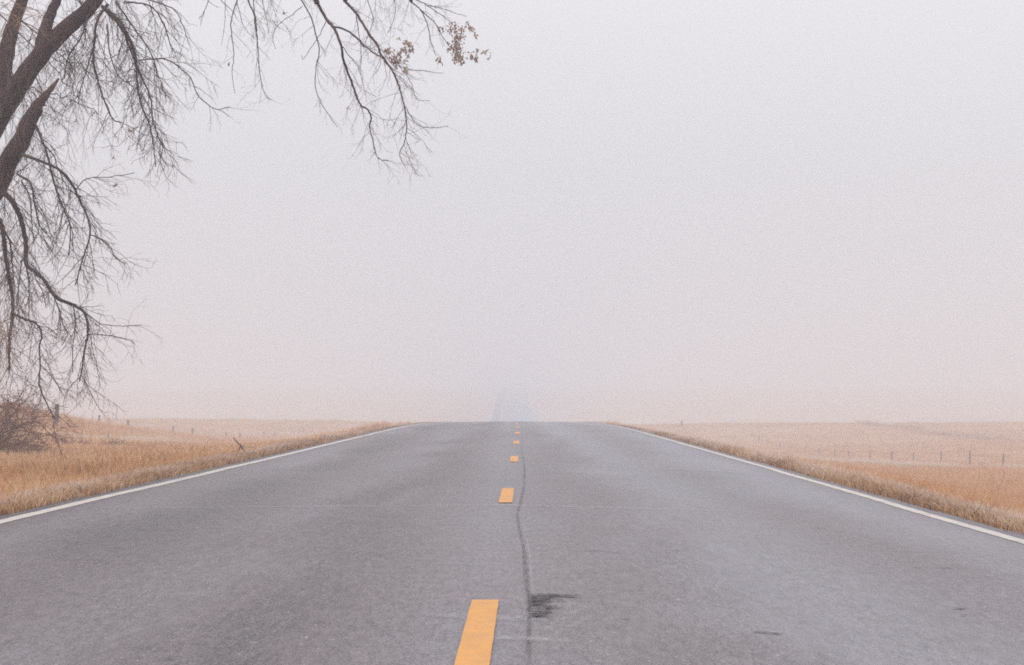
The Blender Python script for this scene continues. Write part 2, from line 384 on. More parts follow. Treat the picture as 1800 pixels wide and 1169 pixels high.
seam = [(929, 1230), (929, 1169), (929, 1144), (930, 1089), (929, 1047), (925, 1022), (922, 973), (918, 952), (911, 918), (909, 903), (914, 887), (921, 855), (922, 830), (921, 812), (917, 792), (917, 767), (916, 757)]
ribbon('tar_seam', seam, .017, M_SEAM, n=400)
ribbon('pale_seam_edge', [(x + 10 - (1047 - y) * .02, y) for x, y in seam[4:9]], .009, M_PALE, .005, n=120)
ribbon('pale_scuff', [(745, 1078), (830, 1082), (910, 1086), (945, 1085)], .12, M_PALE, .0022)
ribbon('pale_scuff', [(865, 1119), (930, 1121), (1010, 1126)], .10, M_PALE, .0022)
ribbon('pale_scuff', [(688, 928), (710, 930)], .05, M_PALE, .0022)
ribbon('transverse_crack', [(175, 885), (480, 886), (900, 888), (1180, 892), (1400, 896)], .035, M_CRACKP, .0045, n=500)
ribbon('transverse_crack', [(880, 814), (1010, 816), (1130, 819), (1260, 824), (1300, 826)], .06, M_CRACKP, .0045, n=300)
for pts, wd in (([(995, 966), (1060, 967), (1096, 969)], .012), ([(1320, 1104), (1345, 1106), (1376, 1108)], .022),
                ([(1672, 1059), (1686, 1060), (1700, 1060)], .022), ([(1686, 1071), (1694, 1072)], .018), ([(1600, 988), (1650, 989), (1680, 990)], .012),
                ([(430, 1006), (470, 1005)], .01), ([(1085, 1084), (1110, 1085)], .01), ([(520, 930), (560, 932)], .01)):
    ribbon('crack', pts, wd, M_CRACK, .005)
ribbon('crack', [(934, 1044), (975, 1045), (1018, 1048)], .035, M_CRACK, .0062)
# ravelled patch of broken surface beside the seam
def pothole():
    n = 70; m_ = 40; V = []; A = []
    for r in range(m_):
        py = 1042 + 46 * r / (m_ - 1)
        tongues = .5 + .5 * math.sin(r * 1.25) + .5 * math.sin(r * .63 + 2)
        wpx = (34 + 34 * max(0, tongues) * (1 - .5 * r / m_)) * (1.0 if r > 5 else 1.5)
        for c in range(n):
            t = c / (n - 1); px = 926 + 92 * t; x, d = road_pt(px, py)
            inside = max(0, min(1, (wpx / 92 - t) * 5 + .3)) * min(1, t * 8) * min(1, r / 2.0, (m_ - 1 - r) / 8.0)
            V.append((x, d, crown(np.array(x - cen(d))) + .0055)); A.append((inside, t, 0))
    i, j = np.meshgrid(np.arange(m_ - 1), np.arange(n - 1), indexing='ij'); a = (i * n + j).ravel()
    mt = decal('ravelled_dark', (.02, .013, .014), 1.0, (.8, 1.1, 1), 18, .475, .51)
    mesh_obj('ravelled_patch', V, np.stack([a, a + n, a + n + 1, a + 1], -1), mt, road, attr=A)['label'] = 'dark ravelled patch beside the seam'
pothole()

# ------------------------------------------------------------------ grass
def blades(name, x, d, h, w, lean, mat, label, frostiness, parent=None, z=None):
    n = len(x); z = ground_z(x, d) if z is None else z; b = np.stack([x, d, z - .01], -1)
    th = rng.uniform(0, 2 * math.pi, n); face = np.stack([np.cos(th * .5), np.sin(th * .5) * .6, 0 * th], -1)   # roughly broadside, still random
    face /= np.linalg.norm(face, axis=1)[:, None]
    ld = rng.uniform(0, 2 * math.pi, n); lv = np.stack([np.cos(ld), np.sin(ld), 0 * ld], -1) * (lean * h * rng.uniform(.2, 1, n))[:, None]
    up = np.zeros((n, 3)); up[:, 2] = h
    mid = b + .5 * up + .25 * lv; tip = b + up * (1 - .3 * lean * rng.uniform(0, 1, n))[:, None] + lv
    ww = (face * w[:, None]) * .5
    V = np.stack([b - ww, b + ww, mid - ww * .8, mid + ww * .8, tip], 1).reshape(-1, 3)
    r = np.clip(rng.normal(.5, .30, n) + .45 * vnoise(x / 1.7, d / 4, 61) + .3 * vnoise(x / .4, d / .7, 62), 0, 1); fz = np.clip(frostiness, 0, 1)
    A = np.stack([np.repeat(r, 5), np.tile([0, 0, .5, .5, 1.], n), np.repeat(fz, 5)], -1)
    k = np.arange(n) * 5
    o = mesh_obj(name, V, [np.stack([k, k + 1, k + 3, k + 2], -1), np.stack([k + 2, k + 3, k + 4], -1)], mat, parent, attr=A)
    return tag(o, label, 'grass', kind='stuff')

def sample_d(n, a, b, power):     # density falls with distance
    u = rng.uniform(0, 1, n); p = 1 - power
    return (a ** p + u * (b ** p - a ** p)) ** (1 / p)
M_VERGE = blade_mat('frosted_verge_grass', [(.13, .05, .022), (.33, .155, .065), (.50, .28, .13), (.64, .45, .28)], (.86, .74, .67), .85)
M_GOLD = blade_mat('golden_field_grass', [(.29, .13, .06), (.54, .29, .12), (.63, .375, .185), (.70, .50, .32)], (.74, .66, .60), .6)
M_ORANGE = blade_mat('orange_ditch_grass', [(.38, .175, .07), (.56, .28, .11), (.63, .345, .15), (.66, .44, .25)], (.72, .63, .57), .6)

def verge(side, n):
    d = sample_d(n, 10.5, 125, 1.35); t = rng.beta(1.1, 1.6, n)
    inn, outw = (4.03, .50) if side < 0 else (3.57, .36)
    x = cen(d) + side * (inn + .03 + outw * t - .06 * (rng.uniform(0, 1, n) < .15))
    clump = vnoise(x / .25, d / .3, 31) + .5 * vnoise(x / .8, d / 1.5, 32)
    h = (.06 + .045 * np.clip(t * 2.2, 0, 1) + .055 * clump + .022 * rng.standard_normal(n)) * (1 + .15 * (d > 20))
    h *= 1 - .68 * np.clip((d - 42) / 36, 0, 1)
    if side > 0: h *= 1.12
    h = np.clip(h, .02, .3); wd = .0065 * np.sqrt(np.clip(d / 16, 1, 8)) * rng.uniform(.6, 1.5, n)
    fr = .05 + .6 * np.clip(t * 2.5 - .2, 0, 1) + 1.0 * vnoise(x / .9, d / 2.5, 33) + .3 * rng.standard_normal(n)
    if side > 0: fr += .15
    lbl = 'brown frosted grass along the left pavement edge' if side < 0 else 'brown frosted grass along the right pavement edge'
    blades('verge_grass', x, d, h, wd, .8, M_VERGE, lbl, fr)
verge(-1, 75000); verge(1, 60000)

def field(name, n, a, b, power, u0f, u1f, hm, mat, label, wmul=1.0, lean=.5, frost=.1, fstr=.8, minh=.04):
    d = sample_d(n, a, b, power); lo = u0f(d); hi = u1f(d); x = lo + (hi - lo) * rng.uniform(0, 1, n)
    cl = vnoise(x / .7, d / .9, 41) + .7 * vnoise(x / 3, d / 4, 42)
    h = np.clip(hm * (1 + 1.1 * cl + .3 * rng.standard_normal(n)), minh, .8)
    wd = .0075 * np.sqrt(np.clip(d / 16, 1, 12)) * rng.uniform(.5, 1.6, n) * wmul
    fr = frost + .6 * np.clip((d - 28) / 30, 0, 1) * (x < 0) + fstr * vnoise(x / 2.5, d / 5, 43) + .2 * rng.standard_normal(n)
    blades(name, x, d, h, wd, lean, mat, label, fr)
field('field_grass', 120000, 14, 75, 1.1, lambda d: -.245 * d - 2.0, lambda d: cen(d) - 4.6, .105, M_GOLD, 'golden dry grass left of the road around the tree', frost=.0)
field('pasture_grass', 80000, 75, 250, 1.1, lambda d: -.245 * d - 3.0, lambda d: cen(d) - 5.2, .22, M_ORANGE, 'tan dry grass of the left pasture seen through fog', 1.6, frost=.2)
field('ditch_grass', 130000, 30, 105, 1.1, lambda d: cen(d) + 5.0 + .03 * d, lambda d: .245 * d + 3.0, .2, M_ORANGE, 'orange dry grass in the ditch right of the road', 1.1, frost=.05)
field('pasture_grass', 90000, 105, 255, 1.1, lambda d: cen(d) + 4.6, lambda d: .245 * d + 4.0, .2, M_ORANGE, 'tan dry grass of the right pasture seen through fog', 1.6, frost=.2)
M_FROST = blade_mat('frosted_straw', [(.46, .32, .21), (.60, .45, .32), (.70, .56, .44)], (.86, .76, .70), .8)
def band(n, pts, wid, hm, mat, label, frost, name='frosted_grass'):
    pts = np.array(pts, float); t = rng.uniform(0, 1, n) * (len(pts) - 1); i = t.astype(int); f = t - i
    x = pts[i, 0] * (1 - f) + pts[i + 1, 0] * f + rng.normal(0, wid, n) + 1.2 * vnoise(t * 3, t * 0, 55); d = pts[i, 1] * (1 - f) + pts[i + 1, 1] * f + rng.normal(0, wid * 2, n)
    h = np.clip(hm * (1 + .8 * vnoise(x / .8, d / 1.5, 56) + .3 * rng.standard_normal(n)), .03, 1); wd = .006 * np.sqrt(np.clip(d / 16, 1, 12)) * rng.uniform(.6, 1.5, n)
    blades(name, x, d, h, wd, .5, mat, label, np.clip(frost + .3 * rng.standard_normal(n), 0, 1))
band(16000, [(14.0, 106), (18, 98), (23.5, 91)], .3, .30, M_FROST, 'pale frosted track line through the orange grass right of the road', .95)
band(7000, [(-12.5, 66), (-11.6, 72), (-10.8, 82), (-9.5, 100), (-9, 125)], .6, .24, M_FROST, 'pale frosted weeds winding through the left meadow', .9)
band(7000, [(46, 172), (43, 185), (42, 205), (40, 225), (38, 243)], .6, .45, M_VERGE, 'dark brush line along the drainage in the right pasture', .0, 'brush_line')
# ------------------------------------------------------------------ tree
K = .72              # the tree stands at K times the depths written below
def PT(px, py, d): return P(px, py, d * K)
def smooth_path(pts, n, jit=0.0):
    pts = np.asarray(pts, float); k = np.arange(len(pts)); t = np.linspace(0, len(pts) - 1, n)
    pp = np.vstack([2 * pts[0] - pts[1], pts, 2 * pts[-1] - pts[-2]]); i = np.minimum(t.astype(int), len(pts) - 2); f = (t - i)[:, None]
    a, b, c, d = pp[i], pp[i + 1], pp[i + 2], pp[i + 3]
    q = .5 * (2 * b + (c - a) * f + (2 * a - 5 * b + 4 * c - d) * f * f + (3 * b - a - 3 * c + d) * f ** 3)
    if jit:
        j = rng.standard_normal((n, 3)) * jit; j[0] = 0; q = q + j
    return q
UP = np.array([0, 0, 1.])
def unit(v): return v / (np.linalg.norm(v) + 1e-9)
def grow(mbs, p, v, length, r, lvl, droop=.5, curl=0.0, out=None, depth_spread=.5, sc=None):
    """a crooked twig with side twigs; mbs = [dark, fine] builders by thickness"""
    if sc is not None: length, r = length * sc, r * sc
    n = max(5, int(length / (.058 if lvl < 2 else .042))); n = min(n, 18); st = length / n
    pts = [p]; v = unit(v); side = unit(rng.standard_normal(3) * np.array([1, depth_spread, .4])); curl = curl or rng.uniform(-.5, .5)
    for k in range(n):
        t = k / n
        v = unit(v + rng.standard_normal(3) * .12 + UP * (-droop * .22 * (1 - 1.6 * t)) + side * curl * .55 * t)
        p = p + v * st; pts.append(p)
        if lvl < 3 and k > 0 and rng.uniform() < (.62 if lvl < 2 else .38):
            sv = unit(v + unit(rng.standard_normal(3) * np.array([1, .6, .7])) * rng.uniform(.6, 1.2))
            grow(mbs, p, sv, length * rng.uniform(.28, .6) * (1 - .35 * t), r * .62, lvl + 1, droop * .8, depth_spread=depth_spread)
    pts = np.array(pts); rad = np.linspace(r, r * .35, len(pts))
    (mbs[0] if r > .0038 else mbs[1]).tube(pts, rad, 4 if r > .0045 else 3)

tree = empty('bare_tree', (-13.2 * K, 38.0 * K, float(ground_z(-13.2 * K, 38.0 * K))), 'big leafless tree at the left edge, drooping twiggy boughs over the road', 'tree')
base = np.array(tree.location[:])
def lim(pts, w0, w1, name='limb', mat=None, sides=12, n=None, jit=.003, rough=.03):
    q = np.array([PT(*p) for p in pts]); L_ = np.sum(np.linalg.norm(np.diff(q, axis=0), axis=1)); n = n or int(L_ / .14) + 4
    path = smooth_path(q, n, jit); dm = K * np.mean([p[2] for p in pts]); rad = np.linspace(w0, w1, n) * .5 * dm / F
    mb = MB(); mb.tube(path, rad, sides, rough); mb.build(name, mat or M_BARK, tree, smooth=True); return path
# trunk (outside the frame to the left), limbs that cross the corner
tr = smooth_path([base + [0, 0, -.2], base + [.02, 0, .5], base + [.12, -.08, 1.2], base + [.33, -.2, 2.0], base + [.6, -.4, 2.7], PT(-150, 300, 36.5)], 40, .012)
mb = MB(); tb = np.linspace(0, 1, 40); mb.tube(tr, K * (.60 * np.exp(-tb * 9) * .45 + .50 - .14 * tb), 18, .03); mb.build('trunk', M_BARK, tree, smooth=True)
LA = lim([(-150, 330, 36.5), (-60, 290, 36), (0, 195, 35.5), (35, 140, 35.3), (78, 82, 35), (112, 48, 34.8), (152, 12, 34.6), (190, -40, 34.5), (260, -130, 34), (380, -220, 33.5), (520, -250, 33)], 46, 14)
LA2 = lim([(68, 95, 35.1), (74, 55, 35.2), (88, 15, 35.3), (104, -20, 35.4), (150, -130, 35.6), (240, -300, 36)], 25, 8)
LB = lim([(-130, 330, 36.8), (-60, 260, 37), (-8, 175, 37), (6, 100, 37), (20, 40, 37), (40, -20, 37), (80, -150, 37), (150, -330, 37)], 40, 12)
LD = lim([(-150, 320, 36.6), (-200, 120, 37), (-230, -60, 38), (-300, -260, 39), (-330, -400, 39.5)], 50, 12)
LE = lim([(-180, 420, 37.5), (-330, 300, 38), (-520, 180, 38.6), (-700, 60, 39)], 40, 10)
BL = lim([(-170, 480, 36), (-80, 395, 35.2), (-20, 345, 34.6), (8, 292, 34.2), (32, 250, 34), (48, 212, 33.9), (62, 188, 33.85)], 50, 23, 'broken_limb')
BL2 = lim([(60, 191, 33.85), (72, 172, 33.85), (86, 155, 33.85), (101, 137, 33.85)], 23, 3, 'torn_end', M_TORN, 9, 14, .004, .12)
LC = lim([(380, -220, 33.5), (470, -160, 33), (530, -60, 32.7), (556, 2, 32.6)], 16, 9)
LF = lim([(480, -230, 33), (560, -130, 33), (590, -50, 33), (606, 0, 33)], 14, 8)
LG = lim([(520, -250, 33), (620, -180, 33.2), (690, -80, 33.4), (722, 0, 33.4)], 13, 6)

# boughs traced from the photograph: (points px,py), depth, width px start/end, side twig density
TR = [
 ([(186, 5), (170, 28), (163, 60), (162, 110), (172, 150), (182, 178), (196, 208), (212, 214)], 34.0, 7, 2, 1.0),
 ([(176, 8), (205, 32), (222, 62), (236, 102), (238, 140), (246, 182), (262, 222), (272, 292)], 34.4, 8, 2, 1.4),
 ([(180, 14), (212, 50), (230, 95), (246, 132), (262, 170), (268, 215), (285, 260)], 34.9, 6, 2, 1.3),
 ([(152, 22), (140, 62), (122, 88), (113, 112), (111, 136)], 34.3, 4, 2, .9),
 ([(166, 62), (152, 112), (140, 152), (134, 182)], 34.2, 4, 1.6, .9),
 ([(185, 40), (190, 90), (205, 130), (232, 150)], 34.5, 3.5, 1.5, .9),
 ([(242, 104), (290, 103), (330, 132), (348, 168), (378, 190), (402, 186)], 34.3, 3, 1.2, .6),
 ([(215, 0), (262, 8), (285, 40), (298, 78), (306, 92)], 34.0, 4, 1.4, 1.0),
 ([(240, -10), (300, 12), (318, 40), (330, 76)], 34.0, 3, 1.2, .8),
 ([(200, 0), (228, 40), (262, 90), (276, 130), (290, 170)], 35.6, 4, 1.4, 1.2),
 ([(60, 218), (76, 256), (88, 300), (98, 335), (112, 372), (122, 398), (120, 448)], 33.9, 6, 2, 1.2),
 ([(72, 250), (92, 272), (98, 290), (118, 330), (140, 345)], 33.7, 3, 1.4, 1.0),
 ([(36, 270), (62, 280), (100, 296), (124, 322), (140, 354), (153, 384), (157, 412), (147, 446), (138, 478), (132, 500)], 33.5, 7, 2.2, 1.2),
 ([(157, 412), (176, 420), (192, 432), (201, 452), (222, 464)], 33.4, 3, 1.2, .9),
 ([(130, 335), (150, 314), (190, 310), (235, 303)], 33.6, 2.4, 1.2, .7),
 ([(-12, 335), (12, 345), (30, 372), (42, 412), (44, 446), (46, 466), (74, 489), (97, 522), (128, 536), (148, 550), (154, 582), (149, 612), (144, 648), (140, 670)], 34.5, 13, 2.4, 1.1),
 ([(90, 512), (104, 545), (112, 575), (119, 586), (108, 608)], 34.4, 3, 1.4, .8),
 ([(128, 536), (132, 570), (128, 610), (128, 655)], 34.3, 3, 1.4, .7),
 ([(152, 552), (180, 570), (215, 573), (250, 571)], 34.3, 2, 1.1, .5),
 ([(156, 588), (190, 590), (226, 598), (238, 606)], 34.2, 2, 1.1, .5),
 ([(-20, 360), (2, 400), (8, 448), (18, 505), (22, 545), (16, 600), (17, 652)], 35, 12, 4, 1.5),
 ([(28, 305), (52, 322), (60, 362), (68, 395), (80, 410)], 33.8, 5, 1.8, 1.2),
 ([(36, 318), (50, 345), (54, 390), (58, 428)], 34, 4, 1.6, 1.2),
 ([(24, 552), (46, 562), (62, 568), (73, 585), (69, 612), (71, 640), (69, 676), (84, 712), (98, 738)], 34.6, 5, 2, 1.1),
 ([(70, 640), (86, 656), (98, 672), (116, 700)], 34.5, 2, 1, .8),
 ([(-14, 372), (14, 420), (20, 462), (24, 500)], 35.4, 5, 2, 1.3),
 ([(45, 468), (50, 500), (50, 530), (50, 560)], 34.5, 3, 1.4, .9),
 ([(38, 455), (32, 500), (28, 540)], 34.7, 3, 1.4, .9),
 ([(62, 470), (60, 486), (74, 512), (80, 540)], 34.4, 2.4, 1.2, .8),
 # boughs hanging into the picture above the road
 ([(505, -40), (530, 0), (545, 28), (552, 50), (560, 88), (555, 111), (553, 152), (563, 178), (578, 202), (592, 222)], 32.4, 3.8, 1.1, .5),
 ([(556, 2), (573, 32), (585, 45), (597, 74), (604, 109), (619, 147), (625, 166), (634, 184), (646, 192), (652, 207), (649, 221), (655, 246), (661, 272), (670, 280), (682, 282)], 32.6, 8, 1.2, 1.0),
 ([(585, 45), (605, 49), (628, 66), (641, 79), (658, 92), (670, 97)], 32.7, 5, 3, .8),
 ([(606, 0), (627, 23), (647, 57), (662, 76), (670, 96), (688, 122), (700, 149), (707, 172), (712, 196), (714, 222), (710, 250), (702, 270), (712, 294)], 33, 7, 1.3, 1.4),
 ([(712, 186), (724, 206), (738, 220), (762, 223), (788, 220)], 33, 2.4, 1, .8),
 ([(722, 0), (738, 14), (751, 41), (757, 70), (766, 96)], 33.4, 3.4, 1.1, .7),
 ([(738, 14), (764, 38), (780, 66), (790, 80)], 33.4, 2.8, 1.1, .4),
 ([(722, -8), (748, 5), (773, 22), (793, 37)], 33.4, 2.8, 1.1, .5),
 ([(748, 6), (770, 10), (800, 20), (820, 26)], 33.4, 2, 1, .4),
 ([(424, -40), (414, 0), (404, 32), (406, 63), (409, 95), (406, 127), (411, 163)], 33.2, 3.4, 1, .35),
 ([(420, -50), (435, 0), (446, 28), (450, 63), (452, 95), (455, 127), (464, 165), (476, 174)], 33.4, 4.2, 1, .5),
 ([(440, -40), (444, 0), (446, 40), (450, 66)], 33.3, 3, 1.4, .5),
 ([(395, -30), (393, 0), (393, 35), (387, 78)], 33.6, 1.8, .8, .3),
 ([(410, -20), (417, 12), (428, 47), (447, 66)], 33.2, 2, .9, .4),
 ([(530, 8), (510, 24), (487, 42), (478, 64), (482, 84)], 32.4, 1.8, .9, .2),
 ([(572, 34), (559, 62), (545, 82), (532, 102), (528, 94)], 32.5, 2, .9, .3),
 ([(455, -20), (462, 12), (468, 38), (470, 58)], 33.5, 2, .8, .6),
 ([(640, -20), (650, 12), (655, 30), (650, 50), (640, 75)], 33.8, 2, .9, .6),
 ([(690, -20), (694, 10), (690, 36), (680, 56)], 33.8, 2, .8, .6),
 ([(690, 100), (710, 118), (742, 122), (778, 127)], 33, 2.2, .9, .5),
 ([(688, 105), (706, 120), (722, 144), (732, 172), (755, 176)], 33, 2, .9, .7),
 ([(625, 24), (630, 60), (634, 90), (632, 130)], 33, 2.4, .9, .9),
 ([(597, 74), (612, 95), (628, 115), (636, 140), (642, 165)], 32.7, 2.4, .9, .7),
]
dark, fine, tan = MB(), MB(), MB()
for pts, dep, w0, w1, dens in TR:
    if pts[0][0] > 380: w0, w1 = w0 * .75, w1 * .8
    else: w0 *= .85
    d2 = dep + rng.uniform(-.3, .3) * 0
    q = np.array([PT(x, y, d2 + .25 * math.sin(i * 1.3 + dep)) for i, (x, y) in enumerate(pts)])
    Ls = np.sum(np.linalg.norm(np.diff(q, axis=0), axis=1)); n = int(Ls / .05) + 4
    path = smooth_path(q, n, .0025); rad = np.linspace(w0, w1, n) * .5 * dep * K / F
    dark.tube(path, rad, 6 if w0 > 5 else 5, .05)
    hang = pts[0][0] > 380
    for k in range(2, n - 1):
        if rng.uniform() < dens * (.52 if hang else .60):
            v = path[k + 1] - path[k]; s_ = unit(rng.standard_normal(3) * np.array([1.0, .7, .5]) + np.array([.25, 0, 0]))
            ln = rng.uniform(.25, .8) * (.75 if hang else 1.0) * min(1.2, .5 + rad[k] * 84)
            grow([dark, fine], path[k], unit(v) * .8 + s_ * rng.uniform(.5, 1.0), ln * K, min(rad[k] * .6, .0046) if not hang else min(rad[k] * .5, .0030), 1, .9 if not hang else .7)
# weeping twigs off the big limbs and the far side of the crown (seen as a soft reddish web behind)
def fringe(path, n, lmin, lmax, r, builders, t0=0, t1=1, droop=1.6, dy=0.0):
    for _ in range(n):
        k = int((t0 + (t1 - t0) * rng.uniform()) * (len(path) - 1)); p = path[k] + np.array([0, dy * rng.uniform(0, 1), 0])
        v = rng.standard_normal(3) * np.array([.8, .8, .4]) + np.array([.25, 0, -.1])
        grow(builders, p, v, rng.uniform(lmin, lmax), r * rng.uniform(.6, 1.1), 0, droop, sc=K)
fringe(LA, 40, .6, 1.5, .007, [dark, fine], .25, .8)
fringe(LB, 22, .6, 1.6, .007, [fine, fine], .2, .7)
fringe(LA2, 8, .5, 1.2, .006, [fine, fine], .2, .8)
fringe(BL, 24, .5, 1.3, .006, [dark, fine], .3, 1)
back1 = [(-60, -30), (40, 60), (120, 150), (150, 178)]; back2 = [(-60, 250), (10, 330), (60, 420)]; back3 = [(-60, 380), (10, 470), (30, 560)]
for pts, n_ in ((back1, 22), (back2, 14), (back3, 16), ([(-40, 90), (40, 150), (120, 172), (170, 200)], 20), ([(60, -40), (150, -20), (260, -20)], 16), ([(430, -60), (480, -30), (520, -30)], 7), ([(600, -60), (680, -40), (740, -30)], 12)):
    q = smooth_path([PT(x, y, 38.0) for x, y in pts], 24, .02); fine.tube(q, np.linspace(.010, .0043, 24), 5)
    fringe(q, n_, .4, 1.15, .0052, [fine, fine], .1, 1, 1.5)
# tan brush of fine twigs where the lowest bough ends
for _ in range(60):
    x0, y0 = rng.uniform(-25, 22), rng.uniform(520, 610)
    grow([tan, tan], PT(x0, y0, 34.6 + rng.uniform(-.5, .8)), np.array([rng.uniform(-.4, .5), rng.uniform(-.3, .3), -1]), rng.uniform(.35, .8), .0042, 1, 1.2, sc=K)
for _ in range(34):
    x0, y0 = rng.uniform(-10, 60), rng.uniform(-20, 40)
    grow([tan, tan], PT(x0, y0, 33.6 + rng.uniform(-.4, .4)), np.array([rng.uniform(-.9, .9), rng.uniform(-.3, .3), rng.uniform(-.7, .3)]), rng.uniform(.3, .7), .0048, 1, .5, sc=K)
dark.build('boughs', M_TWIG, tree); fine.build('fine_twigs', M_FINE, tree); tan.build('tan_twigs', M_TAN, tree)
# the part of the crown above and left of the picture
up = MB()
for pth, n_ in ((LA, 10), (LA2, 10), (LB, 14), (LD, 34), (LE, 26)):
    for _ in range(n_):
        k = int(rng.uniform(.6 if pth is not LE and pth is not LD else .35, 1) * (len(pth) - 1)); p = pth[k]
        v = rng.standard_normal(3) * np.array([1, 1, .5]) + np.array([0, .2, .7 if pth is not LE else .2])
        if pth is LA: v[2] = abs(v[2])
        grow([up, up], p, v, rng.uniform(1.0, 2.0), .016, 0, -.1, sc=K)
up.build('upper_branches', M_TWIG, tree)

# dead leaves that still hang in bunches
M_LEAF = blade_mat('dead_leaf', [(.20, .135, .115), (.32, .22, .19), (.40, .29, .25), (.34, .27, .19)], (.5, .42, .4), .2, .3)
def leaves(spots, name='leaf_bunch'):
    for px, py, spr, cnt, dep in spots:
        V = []; Fc = []; A = []
        for _ in range(int(cnt * 2.2)):
            c = PT(px + rng.normal() * spr[0], py + rng.normal() * spr[1], dep + rng.normal() * .12); s_ = rng.uniform(.018, .040)
            a = unit(rng.standard_normal(3) + np.array([0, 0, -1.2])); b = unit(np.cross(a, rng.standard_normal(3))); nn = np.cross(a, b)
            k = len(V); V += [c, c + a * s_ * .5 + b * s_ * .38 + nn * s_ * .15, c + a * s_ * 1.25, c + a * s_ * .5 - b * s_ * .38 + nn * s_ * .15, c + a * s_ * .55 - nn * s_ * .1]
            Fc += [(k, k + 1, k + 4), (k + 1, k + 2, k + 4), (k + 2, k + 3, k + 4), (k + 3, k, k + 4)]; A += [(rng.uniform(), 0, 0)] * 5
        mesh_obj(name, V, np.array(Fc), M_LEAF, tree, attr=A)
leaves([(805, 60, (5, 5), 26, 33.4), (803, 75, (5, 7), 34, 33.4), (804, 90, (5, 6), 30, 33.4), (806, 100, (4, 3), 12, 33.4), (810, 107, (3, 2), 6, 33.4), (791, 84, (2.5, 3), 8, 33.4), (793, 49, (4, 5), 12, 33.4), (801, 40, (5, 3), 8, 33.4),
        (812, 47, (4, 3), 10, 33.4), (820, 38, (3, 2), 4, 33.4), (827, 46, (3.5, 2), 8, 33.4), (832, 56, (1.5, 3), 4, 33.4), (777, 47, (5, 2), 7, 33.4), (772, 103, (2.5, 4), 9, 33.4), (828, 95, (2.5, 4), 8, 33.4), (836, 98, (2, 5), 8, 33.4), (839, 84, (2.5, 2), 4, 33.4), (853, 90, (3, 3), 6, 33.4), (858, 98, (1, 2), 2, 33.4), (789, 72, (1.5, 1), 2, 33.4)])
leaves([(716, 72, (3, 4), 14, 33), (722, 83, (3, 4), 12, 33), (708, 84, (3, 3), 9, 33), (702, 94, (3, 4), 10, 33), (692, 96, (4, 6), 16, 33), (681, 88, (3, 5), 12, 33), (690, 105, (4, 4), 10, 33), (715, 94, (2, 3), 6, 33), (711, 105, (1.5, 2), 4, 33), (712, 120, (2.5, 3), 9, 33), (693, 117, (1.5, 2), 3, 33), (699, 62, (1, 2), 2, 33)])
leaves([(160, 198, (1, 2), 3, 34), (227, 228, (1.5, 1), 4, 34), (196, 276, (1, 1), 2, 34), (202, 324, (1, 2), 4, 34), (611, 189, (1, 1), 2, 32.6), (498, 19, (2, 1), 3, 33), (402, 108, (1, 1), 1, 33)])

# ------------------------------------------------------------------ shrubs, brush, weeds
def shrub(name, x, d, rad, hgt, n, label, mat, r0=.008, cat='shrub', lean=(0, 0), group=None, lvl=0, dens=1):
    z = float(ground_z(x, d)); t = empty(name, (x, d, z), label, cat, group); mb = MB(); mf = MB()
    for _ in range(n):
        a = rng.uniform(0, 2 * math.pi); rr = rad * .35 * math.sqrt(rng.uniform()); p = np.array([x + rr * math.cos(a), d + rr * math.sin(a), z - .03])
        v = np.array([math.cos(a) * rad * rng.uniform(.2, 1) + lean[0], math.sin(a) * rad * rng.uniform(.2, 1) + lean[1], hgt * rng.uniform(.5, 1)]); ln = np.linalg.norm(v) * rng.uniform(.7, 1.1)
        grow([mb, mf], p, v, ln, r0 * rng.uniform(.5, 1.2), lvl, .5)
    if mb.v: mb.build('stems', mat, t)
    if mf.v: mf.build('twigs', mat, t)
    return t
shrub('bare_shrub', -8.75, 36.5, .75, 1.35, 50, 'leafless shrub with arching stems under the tree at the left edge', M_SHRUB, .010, lean=(.15, 0))
shrub('bare_shrub', -8.1, 35.5, .75, .45, 80, 'low tangled reddish brush in front of the leafless shrub', M_SHRUB, .007, lean=(.25, 0))
shrub('bare_shrub', -8.7, 34.8, .8, .9, 34, 'dark shrub cut by the left edge of the picture, beside the low brush', M_SHRUB, .009)
shrub('bare_shrub', -10.0, 52.0, 1.3, .36, 60, 'reddish low brush on the rise below the thick wooden post', M_SHRUB, .010)
for i, (px, d, h_, lb) in enumerate(((212, 48, .32, 'small frosted weed left of its taller neighbours, in the left meadow'), (268, 44, .4, 'frosted dry weed in the middle of the left meadow'), (322, 42, .34, 'brown dry weed behind the left verge, near the forked twig'), (292, 60, .3, 'faint far weed of the left meadow beyond the nearer ones'))):
    shrub('dry_weed', (px - 900) * d / F, d, .3, h_, 14, lb, M_TAN, .004, 'weed', group='dry weeds in the left meadow', lvl=1)

st_ = empty('sapling_stems', (-8.6, 35.6, float(ground_z(-8.6, 35.6))), 'long arching brown stems rising out of the brush below the tree', 'sapling'); mb, mf = MB(), MB()
for pts in ([(-20, 800), (0, 762), (22, 728), (48, 700), (75, 690)], [(-10, 800), (12, 770), (34, 740), (62, 722), (92, 724)], [(4, 800), (20, 765), (30, 735), (34, 700), (30, 672)], [(-6, 795), (8, 750), (14, 710), (10, 670)], [(20, 802), (50, 778), (80, 766), (104, 772)], [(0, 800), (30, 752), (58, 742), (84, 750), (98, 764)], [(-20, 780), (6, 735), (40, 690), (50, 660)]):
    q = smooth_path([P(x, y, 35.6 + .1 * i) for i, (x, y) in enumerate(pts)], 22, .006); mb.tube(q, np.linspace(.011, .003, 22), 5)
    for _ in range(16):
        k = int(rng.uniform(.25, 1) * 20); grow([mb, mf], q[k], rng.standard_normal(3) * [.7, .5, .5] + [.1, 0, .25], rng.uniform(.2, .55), .0045, 1, .4)
mb.build('stems', M_SHRUB, st_); mf.build('twigs', M_FINE, st_)

